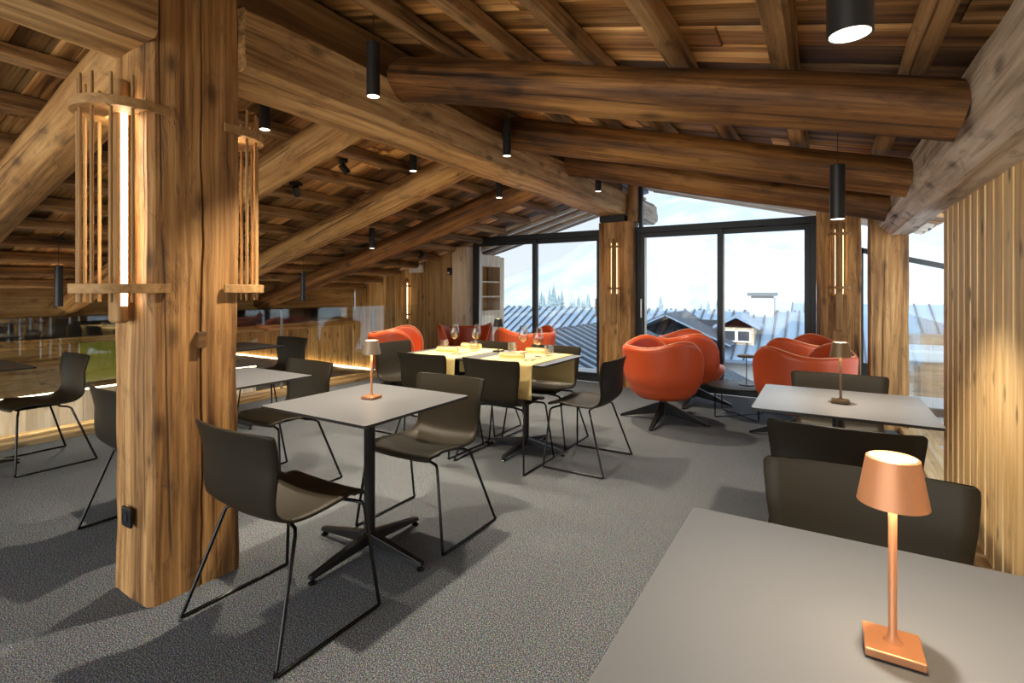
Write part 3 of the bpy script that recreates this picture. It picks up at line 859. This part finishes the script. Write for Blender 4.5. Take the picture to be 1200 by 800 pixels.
# coffee table
ct = thing('coffee_table', 'low round coffee table between the orange armchairs', 'coffee table', (-.745, 5.70, 0))
obj('table_top', MB().lathe([(.30, .300), (.302, .304), (.302, .314), (.298, .316)], 48), M['topedge'], ct, smooth=40)
for s in (1, -1):
    obj('wire_leg', MB().tube([(-.2, -.2 * s, .30), (-.2, -.2 * s, .012), (-.193, -.193 * s, .006), (0, 0, .006 + (.011 if s < 0 else 0)), (.193, .193 * s, .006), (.2, .2 * s, .012), (.2, .2 * s, .30)], .006, 8), M['steel'], ct, smooth=60)
dl = thing('disc_lamp', 'dark lamp with flat disc shade on the coffee table', 'table lamp', (-.68, 5.72, .317))
obj('base', MB().lathe([(.075, 0), (.075, .008), (.01, .012)], 32), M['black'], dl, smooth=40)
obj('stem', MB().lathe([(.005, .01), (.005, .31)], 12), M['bronze'], dl, smooth=60)
obj('shade', MB().lathe([(.085, .285), (.088, .289), (.088, .30), (.08, .306), (.01, .312)], 36), M['bronze'], dl, smooth=40)

# ------------------------------------------------------------------ pendants
def make_pendant(label, x, y, zb, ln, zc_, power, rad=.0325):
    t = thing('pendant_lamp', label, 'pendant lamp', (x, y, zc_), 0, 'black cylinder pendant lamps')
    b = zb - zc_
    obj('canopy', MB().lathe([(.045, -.028), (.045, 0)], 24), M['pend'], t, smooth=40)
    obj('cable', MB().lathe([(.0018, b + ln), (.0018, -.028)], 8), M['black'], t)
    obj('cylinder', MB().lathe([(rad - .003, b + .004), (rad - .003, b), (rad, b), (rad, b + ln - .003), (rad - .003, b + ln), (.003, b + ln)], 32), M['pend'], t, smooth=40)
    obj('lens', MB().lathe([(rad - .004, b + .001), (rad - .004, b + .003)], 28), M['lens'], t)
    if power:
        lampspot('pendant_light', x, y, zb - .006, power, 105, (1., .85, .64), .6, .028)
    return t
rz_ = lambda x: 2.828 - .256 * (x + 2.30) - .002
lz_ = lambda x: 2.692 - .272 * (-2.56 - x) - .002
PW = 80
for lab, x, y, zb, ln, side, pw in (
    ('pendant lamp hanging over the large-looking table up close', .035, .985, 1.695, .27, 0, PW * .5),
    ('pendant lamp over the table by the slatted screen', .055, 2.95, 1.63, .265, 0, PW * .6),
    ('pendant lamp over the copper lamp table by the thick post', -1.90, 1.80, 2.24, .265, 0, PW * 1.3),
    ('pendant lamp against the pale ridge beam over the laid table', -2.12, 3.40, 2.335, .28, 0, PW),
    ('small pendant lamp at the window end of the ridge beam', -2.05, 5.12, 2.335, .26, 0, PW),
    ('pendant lamp half hidden behind the thick post', -2.99, 1.93, 2.29, .26, 1, PW),
    ('pendant lamp peeping below the ridge beam on the gallery side', -3.05, 3.35, 2.32, .19, 1, PW),
    ('far small pendant lamp below the ridge beam on the gallery side', -2.87, 4.45, 2.24, .26, 1, PW),
    ('long pendant lamp over the gallery railing before the eaves timber', -5.95, 1.83, 1.14, .37, 1, PW * .5),
    ('long pendant lamp under the log rafter by the lit plank wall', -5.80, 4.28, 1.14, .37, 1, PW * .5),
    ('short pendant lamp between the two gallery log rafters', -4.56, 4.30, 1.78, .24, 1, PW * .7),
):
    make_pendant(lab, x, y, zb, ln, (lz_(x) if side else rz_(x)), pw)

def make_spot(label, loc, rx, rz):
    t = thing('ceiling_spot', label, 'spotlight', loc, rz, 'small black ceiling spotlights')
    obj('mount', MB().box(-.05, .05, -.03, .03, -.03, 0), M['pend'], t, bevel=.004)
    h = obj('head', MB().lathe([(.028, -.06), (.03, -.06), (.03, .03), (.02, .035)], 20), M['pend'], t, smooth=40, loc=(0, 0, -.07), rot=(rx, 0, 0))
    obj('arm', MB().lathe([(.008, -.06), (.008, -.03)], 10), M['pend'], t)
    return t
make_spot('black ceiling spotlight between the battens behind the thick post', (-4.10, 2.95, lz_(-4.1) - .005), R(40), R(30))
make_spot('black ceiling spotlight just below the light log rafter', (-3.55, 3.02, lz_(-3.55) - .005), R(40), R(-30))
make_spot('black ceiling spotlight in front of the planked end wall', (-5.45, 6.2, lz_(-5.45) - .005), R(55), R(160))

# ------------------------------------------------------------------ wall lamps of oak discs and rods
def make_sconce(label, loc, rz, Rr, arm, z1, z2, bw, bd, zb, zt, nrod, th=.038):
    t = thing('wall_lamp', label, 'wall lamp', loc, rz, 'oak disc and rod wall lamps')
    obj('back_board', MB().box(-bw / 2, bw / 2, -bd, -.001, zb, zt), M['oakZ'], t, bevel=bw * .18, seg=4)
    for s in (-1, 1):
        obj('light_strip', MB().box(s * (bw / 2 + .0005) - .0012, s * (bw / 2 + .0005) + .0012, -bd * .72, -bd * .28, z1 - .07, z2 + .05), M['led'] if arm else M['led2'], t)
    def disc(z):
        n = 30; out = [(Rr, arm)] + [(Rr * math.cos(PI * i / n), -Rr * math.sin(PI * i / n)) for i in range(n + 1)] + [(-Rr, arm)]
        w = .045 if arm else 0
        if arm:   # clasps the post: cut clear of it
            inn = [(-Rr + .012, arm), (-Rr + .012, -.002), (-bw / 2 - .012, -.002), (-bw / 2 - .012, -bd - .004), (bw / 2 + .012, -bd - .004), (bw / 2 + .012, -.002), (Rr - .012, -.002), (Rr - .012, arm)]
        else:
            inn = [(-bw / 2 - .012, 0), (-bw / 2 - .012, -bd - .004), (bw / 2 + .012, -bd - .004), (bw / 2 + .012, 0)]
        return MB().prism([p for p in reversed(out + inn)], z - th / 2, z + th / 2)
    obj('disc', disc(z2), M['oak'], t, bevel=.002)
    obj('disc', disc(z1), M['oak'], t, bevel=.002)
    for k in range(nrod):
        a = PI * (k + .55) / (nrod + .1)
        x, yy = Rr * .84 * math.cos(a), -Rr * .84 * math.sin(a)
        obj('rod', MB().lathe([(.0065, z1 - .055), (.0065, z2 + .115)], 12, (x, yy)), M['oakZ'], t, smooth=40)
    return t
make_sconce('large oak wall lamp with rods and glowing strip on the thick post', (-2.487, .985, 0), 0, .185, .085, 1.292, 2.02, .094, .05, 1.15, 2.15, 7)
make_sconce('oak wall lamp with rods on the gallery face of the thick post', (-2.48, 1.376, 0), PI, .185, .085, 1.292, 2.02, .094, .05, 1.15, 2.15, 7)
make_sconce('oak wall lamp glowing on the post between the sliding windows', (-2.40, 6.575, 0), 0, .095, 0, 1.31, 1.865, .07, .035, .85, 1.98, 5, .026)
make_sconce('oak wall lamp glowing on the broad post by the narrow glass', (.135, 6.515, 0), 0, .105, 0, 1.315, 1.885, .07, .035, .85, 2.0, 5, .028)
make_sconce('oak wall lamp glowing on the planked end wall', (-6.3, 6.752, 0), 0, .105, 0, .86, 1.36, .07, .035, .55, 1.5, 5, .028)

# socket on the post
so = thing('wall_socket', 'black power socket low on the thick timber post', 'socket', (-2.478, .987, .342))
obj('plate', MB().box(-.04, .04, -.008, .004, -.04, .04), M['black'], so, bevel=.004)
obj('insert', MB().lathe([(.021, 0), (.021, .004), (.019, .004), (.018, .001)], 28), M['frame'], so, loc=(0, -.008, 0), rot=(R(90), 0, 0))
m = MB(); m.lathe([(.003, 0), (.003, .0015)], 10, (-.009, 0)); m.lathe([(.003, 0), (.003, .0015)], 10, (.009, 0))
obj('pin_holes', m, M['pend'], so, loc=(0, -.0095, 0), rot=(R(90), 0, 0))
pl = obj('wood_peg', MB().box(-.012, .010, -.019, .019, -.035, .035), M['beamYdark'], bevel=.004, loc=(-2.309, 1.195, 1.07), rot=None)
tag(pl, 'dark wooden peg let into the side of the thick post', 'peg')
em = thing('emergency_light', 'white box emergency light high on the planked wall', 'emergency light', (-6.05, 6.752, 1.66))
obj('housing', MB().box(-.15, .15, -.06, 0, -.07, .07), M['white'], em, bevel=.01)
obj('diffuser', MB().box(-.13, .13, -.066, -.0605, -.05, .03), M['white'], em, bevel=.002)
cam_ = thing('wall_sensor', 'small black sensor on the planked wall below the spotlight', 'sensor', (-5.32, 6.752, 1.60))
obj('housing', MB().box(-.035, .035, -.05, 0, -.06, .06), M['pend'], cam_, bevel=.006)
obj('lens', MB().lathe([(.02, 0), (.018, .012)], 18), M['white'], cam_, loc=(0, -.05, -.03), rot=(R(90), 0, 0))

# gallery beyond the railing
ls = obj('light_strip', MB().box(-13, -5.97, 6.70, 6.725, -.185, -.165), M['ledbase'])
tag(ls, 'warm light strip along the foot of the plank wall', 'light strip')
du = thing('black_duct', 'black round duct running below the eaves timber', 'duct', (-7.35, 0, .87))
obj('pipe', MB().tube([(0, -2.9, 0), (0, 6.1, 0)], .125, 24), M['black'], du, smooth=60)
m = MB()
for yy in (.5, 2., 3.5, 5.): m.lathe([(.13, yy - .02), (.13, yy + .02)], 24)
o = obj('collar', m, M['pend'], du, smooth=40, rot=(R(-90), 0, 0))
for yy in (.5, 2., 3.5, 5.): obj('hanger', MB().box(-.268, -.10, yy - .02, yy + .02, -.02, .02), M['pend'], du)
gb = thing('green_board', 'olive green board standing beyond the railing', 'board', (-6.95, 2.5, -.9))
obj('board_face', MB().box(-.012, .012, -.19, .45, 1.17, 1.61), M['green'], gb, bevel=.004)
obj('stand', MB().box(-.03, -.013, -.12, -.09, 0, 1.55).box(-.03, -.013, .34, .37, 0, 1.55), M['pend'], gb)
structure(obj('gallery_parapet', plank_wall(-3., 4.2, 0, -.9, lambda x: .23, 12), M['palewood'], loc=(-6.7, 0, 0), rot=(0, 0, R(90))), 'pale plank parapet beyond the glass railing', 'parapet')

pls = obj('light_strip', MB().box(-6.728, -6.706, -3, 4.2, .232, .242), M['fillpar'])  # glowing strip added to brighten the gallery timbers
tag(pls, 'added warm light strip on the pale plank parapet, brightening the gallery', 'light strip')
# ------------------------------------------------------------------ outside
structure(obj('balcony_slab', MB().box(-5.3, 3.2, 6.88, 8.0, -.16, -.02), M['concrete']), 'pale balcony floor outside the windows', 'balcony')
structure(obj('terrace_slab', MB().box(.81, 3.2, -3, 6.74, -.55, -.30), M['snow']), 'snow covered terrace beside the slatted screen', 'terrace')
ob = thing('glass_railing', 'outdoor glass railing on the balcony beyond the windows', 'railing', (0, 7.93, 0))
for a, b in ((-4.9, -3.42), (-3.4, -1.92), (-1.9, -.42), (-.4, 1.2), (1.22, 3.1)):
    obj('glass_panel', MB().box(a, b, -.008, .008, -.01, .97), M['rail2'], ob)
# soffit rafters: white battens painted as their lit edges
for yy, w in ((7.02, 'next to the glass'), (7.38, 'halfway out'), (7.74, 'by the roof edge')):
    structure(obj('lit_edge_batten', MB().box(.25, LR - .05, yy - .028, yy + .028, -.045, -.003), M['white'], loc=(-2.44, 0, 2.874), rot=(0, AR, 0)), 'soffit batten, white as a lit rafter edge, outside on the screen side, ' + w, 'batten')
    structure(obj('lit_edge_batten', MB().box(-LL + .05, -.25, yy - .028, yy + .028, -.045, -.003), M['white'], loc=(-2.44, 0, 2.733), rot=(0, -AL, 0)), 'soffit batten, white as a lit rafter edge, outside on the gallery side, ' + w, 'batten')
# outdoor cupboard at the balcony end
oc = thing('outdoor_shelf', 'pale wooden shelf niche on the balcony end wall', 'shelf', (-5.02, 6.95, -.02))
m = MB(); m.box(-.28, 0, 0, .30, 0, 1.95); m.box(-.28, 0, .86, 1.0, 0, 1.9); m.box(-.28, 0, .30, .86, 0, .95); m.box(-.28, 0, .30, .86, 1.72, 1.92)
obj('carcass', m, M['palewood'], oc, bevel=.003)
obj('back_panel', MB().box(-.28, -.26, .30, .86, .95, 1.72), M['plankZ'], oc)
for z in (1.18, 1.44): obj('shelf_board', MB().box(-.26, -.005, .30, .86, z, z + .025), M['palewood'], oc)

# neighbouring chalets: metal roofs with standing seams
def seam_roof(par, o, e, s, step, th=.12, seam_h=.07, seam_w=.07):
    """roof plane: corner o, along-eave vector e, down-slope vector s"""
    o, e, s = Vector(o), Vector(e), Vector(s); n = e.cross(s).normalized()
    if n.z < 0: n = -n
    q = MB().hexa([o - n * th, o + e - n * th, o + e + s - n * th, o + s - n * th, o, o + e, o + e + s, o + s])
    r = obj('roof', q, M['metalroof'], par)
    k = int(e.length / step); d = e.normalized(); m = MB()
    for i in range(k + 1):
        p = o + d * (i * step) ; w = d * seam_w / 2
        m.hexa([p - w, p + w, p + w + s, p - w + s, p - w + n * seam_h, p + w + n * seam_h, p + w + s + n * seam_h, p - w + s + n * seam_h])
    obj('standing_seam', m, M['seam'], r)
    return r
ha = thing('chalet', 'neighbouring chalet with seamed metal roof just below the sliding window', 'chalet')
seam_roof(ha, (-6.0, 9.3, .235), (0, 8.3, 0), (5.4, 0, -2.38), .42)
seam_roof(ha, (-6.0, 9.3, .235), (0, 8.3, 0), (-5.0, 0, -2.2), .42)
obj('house_wall', MB().hexa([(-10.4, 9.6, -5), (-1.2, 9.6, -5), (-1.2, 17.3, -5), (-10.4, 17.3, -5), (-10.4, 9.6, -2.), (-1.2, 9.6, -2.2), (-1.2, 17.3, -2.2), (-10.4, 17.3, -2.)]), M['render'], ha)
m = MB(); m.prism([(-10.4, -2.0), (-1.2, -2.2), (-6.0, .02)], 0, 7.9)
obj('gable', m, M['chaletwood'], ha, loc=(0, 17.4, 0), rot=(R(90), 0, 0))
hb = thing('chalet', 'snowy chalet farther off with dormer, cross gable and white chimney', 'chalet')
seam_roof(hb, (-13, 21, .50), (14.2, 0, 0), (0, -3.2, -1.45), .36, seam_w=.05)
seam_roof(hb, (-13, 21, .50), (14.2, 0, 0), (0, 3.2, -1.45), .55)
obj('house_wall', MB().box(-12.7, .9, 18.3, 23.7, -5, -.95), M['render'], hb)
seam_roof(hb, (-4.67, 17.75, .47), (0, 3.2, 0), (2.1, 0, -.95), .20, th=.06, seam_w=.04, seam_h=.03)
seam_roof(hb, (-4.67, 17.75, .47), (0, 3.2, 0), (-2.1, 0, -.95), .22, th=.06, seam_w=.04, seam_h=.03)
dm = obj('dormer', MB().box(-3.05, -2.0, 18.7, 20.6, -.8, .02), M['palewood'], hb)
m = MB(); m.hexa([(-3.25, 18.5, -.02), (-2.525, 18.5, .36), (-2.525, 20.8, .36), (-3.25, 20.8, -.02), (-3.25, 18.5, .08), (-2.525, 18.5, .46), (-2.525, 20.8, .46), (-3.25, 20.8, .08)])
m.hexa([(-2.525, 18.5, .36), (-1.8, 18.5, -.02), (-1.8, 20.8, -.02), (-2.525, 20.8, .36), (-2.525, 18.5, .46), (-1.8, 18.5, .08), (-1.8, 20.8, .08), (-2.525, 20.8, .46)])
obj('dormer_roof', m, M['metalroof'], dm)
m = MB(); m.box(-2.93, -2.56, 18.66, 18.71, -.42, -.08); m.box(-2.49, -2.12, 18.66, 18.71, -.42, -.08)
obj('dormer_window', m, M['darkpane'], dm)
m = MB(); frame_rect(m, -2.97, -2.52, -.46, -.04, .05, 18.63, 18.68); frame_rect(m, -2.53, -2.08, -.46, -.04, .05, 18.63, 18.68)
obj('window_frame', m, M['white'], dm)
ch = obj('chimney', MB().box(-2.35, -1.55, 20.6, 21.4, .05, 1.0), M['render'], hb)
obj('chimney_cap', MB().box(-2.42, -1.48, 20.53, 21.47, 1.08, 1.2).box(-2.3, -1.6, 20.65, 21.35, 1.0, 1.08), M['seam'], ch)
obj('skylight', MB().box(-3.98, -3.3, 19.55, 19.62, -.03, .22), M['darkpane'], hb)
hc = thing('chalet', 'chalet with plain hipped metal roof behind the chimney', 'chalet')
seam_roof(hc, (-1.4, 30, .62), (9.5, 0, 0), (0, -2.6, -1.2), .55, seam_w=.05)
seam_roof(hc, (-1.4, 30, .62), (9.5, 0, 0), (0, 2.6, -1.2), .55, seam_w=.05)
obj('house_wall', MB().box(-1.2, 7.9, 27.8, 32.2, -5, -.6), M['render'], hc)
hd = thing('wooden_shed', 'brown wooden shed with snow on top past the short glass railing', 'shed', (2.05, 18.2, -5))
obj('shed_wall', MB().box(0, 1.9, 0, 1.6, -.5, 4.27), M['chaletwood'], hd)
obj('snow_cap', MB().box(-.12, 2.1, -.12, 1.8, 4.275, 4.62), M['snow'], hd, bevel=.08, seg=3)
obj('upper_wall', MB().box(-.2, 2.2, 1.85, 3.4, -.5, 4.85), M['chaletwood'], hd)

# valley
def terrain(fn, x0, x1, y0, y1, nx, ny):
    mb = MB(); mb.grid(lambda u, v: (x0 + (x1 - x0) * u, y0 + (y1 - y0) * v, fn(x0 + (x1 - x0) * u, y0 + (y1 - y0) * v)), nx, ny); return mb
structure(obj('valley_ground', terrain(lambda x, y: -5 + 1.2 * noise.noise(Vector((x * .03, y * .03, 0))) - (0 if y < 40 else min(14, (y - 40) * .05)), -260, 160, 8.5, 330, 60, 50), M['snow'], smooth=180), 'snow covered valley floor', 'valley')
def mtn(x, y):
    t = max(0, (y - 240) / 260)
    ridge = 18 + 125 / (1 + math.exp(-(x + 175) / 38))
    return -18 + ridge * t ** .8 + 10 * noise.fractal(Vector((x * .018, y * .018, 3)), 1., 2., 5) * min(1, t * 4)
structure(obj('mountain_slope', terrain(mtn, -620, 420, 240, 520, 110, 40), M['mountain'], smooth=180), 'hazy snow covered mountain side', 'mountain')
def make_tree(label, loc, s, group):
    t = thing('conifer', label, 'tree', loc, 0, group)
    t.scale = (s, s, s)
    obj('trunk', MB().lathe([(.16, -.6), (.05, 5.)], 8), M['bark'], t)
    m = MB(); rnd = random.Random(3)
    for k in range(9):
        z = .7 + k * .55; r = 1.5 * (1 - k / 9.6); n = 14; vs = [(0, 0, z + .95)]
        for j in range(n):
            a = 2 * PI * j / n; q = r * (1 if j % 2 else .62) * rnd.uniform(.85, 1.1); vs.append((q * math.cos(a), q * math.sin(a), z - .15 * (j % 2)))
        vs.append((0, 0, z + .1))
        m.add(vs, [(0, 1 + j, 1 + (j + 1) % n) for j in range(n)] + [(n + 1, 1 + (j + 1) % n, 1 + j) for j in range(n)])
    obj('branches', m, M['needle'], t)
    return t
tr = None
rnd = random.Random(11)
def gz(x, y): return -5 + 1.2 * noise.noise(Vector((x * .03, y * .03, 0))) - (0 if y < 40 else min(14, (y - 40) * .05))
spots = []
def try_spot(u0, u1, d0, d1, s0, s1, n, k):
    c = 0; tries = 0
    while c < n and tries < 4000:
        tries += 1
        u = rnd.uniform(u0, u1); d = rnd.uniform(d0, d1); kx = (u - 600) / 600; sc = rnd.uniform(s0, s1)
        x, y = (.8537 * kx - .5207) * d, (.5207 * kx + .8537) * d
        if all(math.hypot(x - q[0], y - q[1]) > 1.75 * (sc + q[2]) for q in spots):
            spots.append((x, y, sc, k)); c += 1
try_spot(632, 690, 115, 165, 1.1, 1.9, 20, 0)
try_spot(560, 700, 48, 92, .5, .9, 16, 1)
try_spot(760, 950, 62, 110, .7, 1.3, 8, 2)
labs = ('tall frosted conifer in the wood on the valley rise', 'small frosted conifer scattered in the snowy valley', 'frosted conifer on the snow behind the metal roofs')
for x, y, s, k in spots:
    if tr is None: tr = make_tree(labs[k], (x, y, gz(x, y)), s, 'conifers in the valley wood')
    else:
        c = dup(tr, labs[k], (x, y, gz(x, y)), rnd.uniform(0, 6), ('conifers in the valley wood', 'small conifers in the valley', 'conifers behind the roofs')[k]); c.scale = (s, s, s)
vh = None
for k, (u, d) in enumerate(((576, 100), (604, 112), (629, 96), (656, 108), (684, 98))):
    kx = (u - 600) / 600; x, y = (.8537 * kx - .5207) * d, (.5207 * kx + .8537) * d
    if vh is None:
        vh = thing('village_house', 'tiny snow roofed house down in the valley', 'house', (x, y, gz(x, y)), .3, 'village houses in the valley')
        obj('house_wall', MB().box(-3, 3, -2.2, 2.2, -1, 2.2), M['chaletwood'], vh)
        obj('roof', MB().prism([(-2.8, 2.1), (2.8, 2.1), (0, 3.6)], -3.6, 3.6), M['snow'], vh, rot=(R(90), 0, R(90)))
    else: dup(vh, 'tiny snow roofed house down in the valley', (x, y, gz(x, y)), rnd.uniform(0, 3))

# ------------------------------------------------------------------ light
SKY_REAR = 4.6
W = bpy.data.worlds.new('sky'); S.world = W; W.use_nodes = True
nt = W.node_tree; nt.nodes.clear()
L, N = nt.links.new, nt.nodes.new
out = N('ShaderNodeOutputWorld'); bg = N('ShaderNodeBackground')
tc = N('ShaderNodeTexCoord'); sp = N('ShaderNodeSeparateXYZ'); L(tc.outputs['Generated'], sp.inputs[0])
rp = N('ShaderNodeValToRGB'); e = rp.color_ramp.elements
mr = N('ShaderNodeMapRange'); mr.inputs['From Min'].default_value = -1; mr.inputs['From Max'].default_value = 1
L(sp.outputs['Z'], mr.inputs['Value']); L(mr.outputs[0], rp.inputs[0])
e[0].position = .0; e[0].color = (.33, .34, .35, 1)
e[1].position = 1.; e[1].color = (.54, .62, .72, 1)
for p, c in ((.49, (.33, .34, .35, 1)), (.5, (.37, .40, .425, 1)), (.58, (.345, .39, .435, 1)), (.7, (.52, .60, .70, 1))):
    x = e.new(p); x.color = c
# added fill: sky made brighter and warmer on the side away from the windows
rear_fill = N('ShaderNodeMapRange'); rear_fill.interpolation_type = 'SMOOTHSTEP'
rear_fill.inputs['From Min'].default_value = -.05; rear_fill.inputs['From Max'].default_value = -.9
rear_fill.inputs['To Min'].default_value = 1.; rear_fill.inputs['To Max'].default_value = SKY_REAR
L(sp.outputs['Y'], rear_fill.inputs['Value'])
tint = N('ShaderNodeMix'); tint.data_type = 'RGBA'; tint.inputs[6].default_value = (1, 1, 1, 1); tint.inputs[7].default_value = (1., .93, .82, 1)
sw = N('ShaderNodeMapRange'); sw.inputs['From Min'].default_value = 0.; sw.inputs['From Max'].default_value = -.8
L(sp.outputs['Y'], sw.inputs['Value']); L(sw.outputs[0], tint.inputs[0])
mm = N('ShaderNodeMix'); mm.data_type = 'RGBA'; mm.blend_type = 'MULTIPLY'; mm.inputs[0].default_value = 1.
L(rp.outputs[0], mm.inputs[6]); L(tint.outputs[2], mm.inputs[7])
L(mm.outputs[2], bg.inputs['Color']); L(rear_fill.outputs[0], bg.inputs['Strength'])
L(bg.outputs[0], out.inputs[0])

# ------------------------------------------------------------------ camera and view
cd = bpy.data.cameras.new('camera'); cam = bpy.data.objects.new('camera', cd); COL.objects.link(cam)
cam.location = (0, 0, 1.285); cam.rotation_euler = (R(90), 0, math.atan2(366, 600))
cd.sensor_width = 36; cd.lens = 18; cd.shift_y = -.05; cd.clip_start = .02; cd.clip_end = 2000
S.camera = cam
S.view_settings.view_transform = 'Standard'; S.view_settings.look = 'None'
S.view_settings.gamma = 1; S.view_settings.use_curve_mapping = False
S.view_settings.exposure = 1.33
S.cycles.use_denoising = True
S.cycles.max_bounces = 10; S.cycles.diffuse_bounces = 5; S.cycles.transparent_max_bounces = 24
S.cycles.sample_clamp_indirect = 6
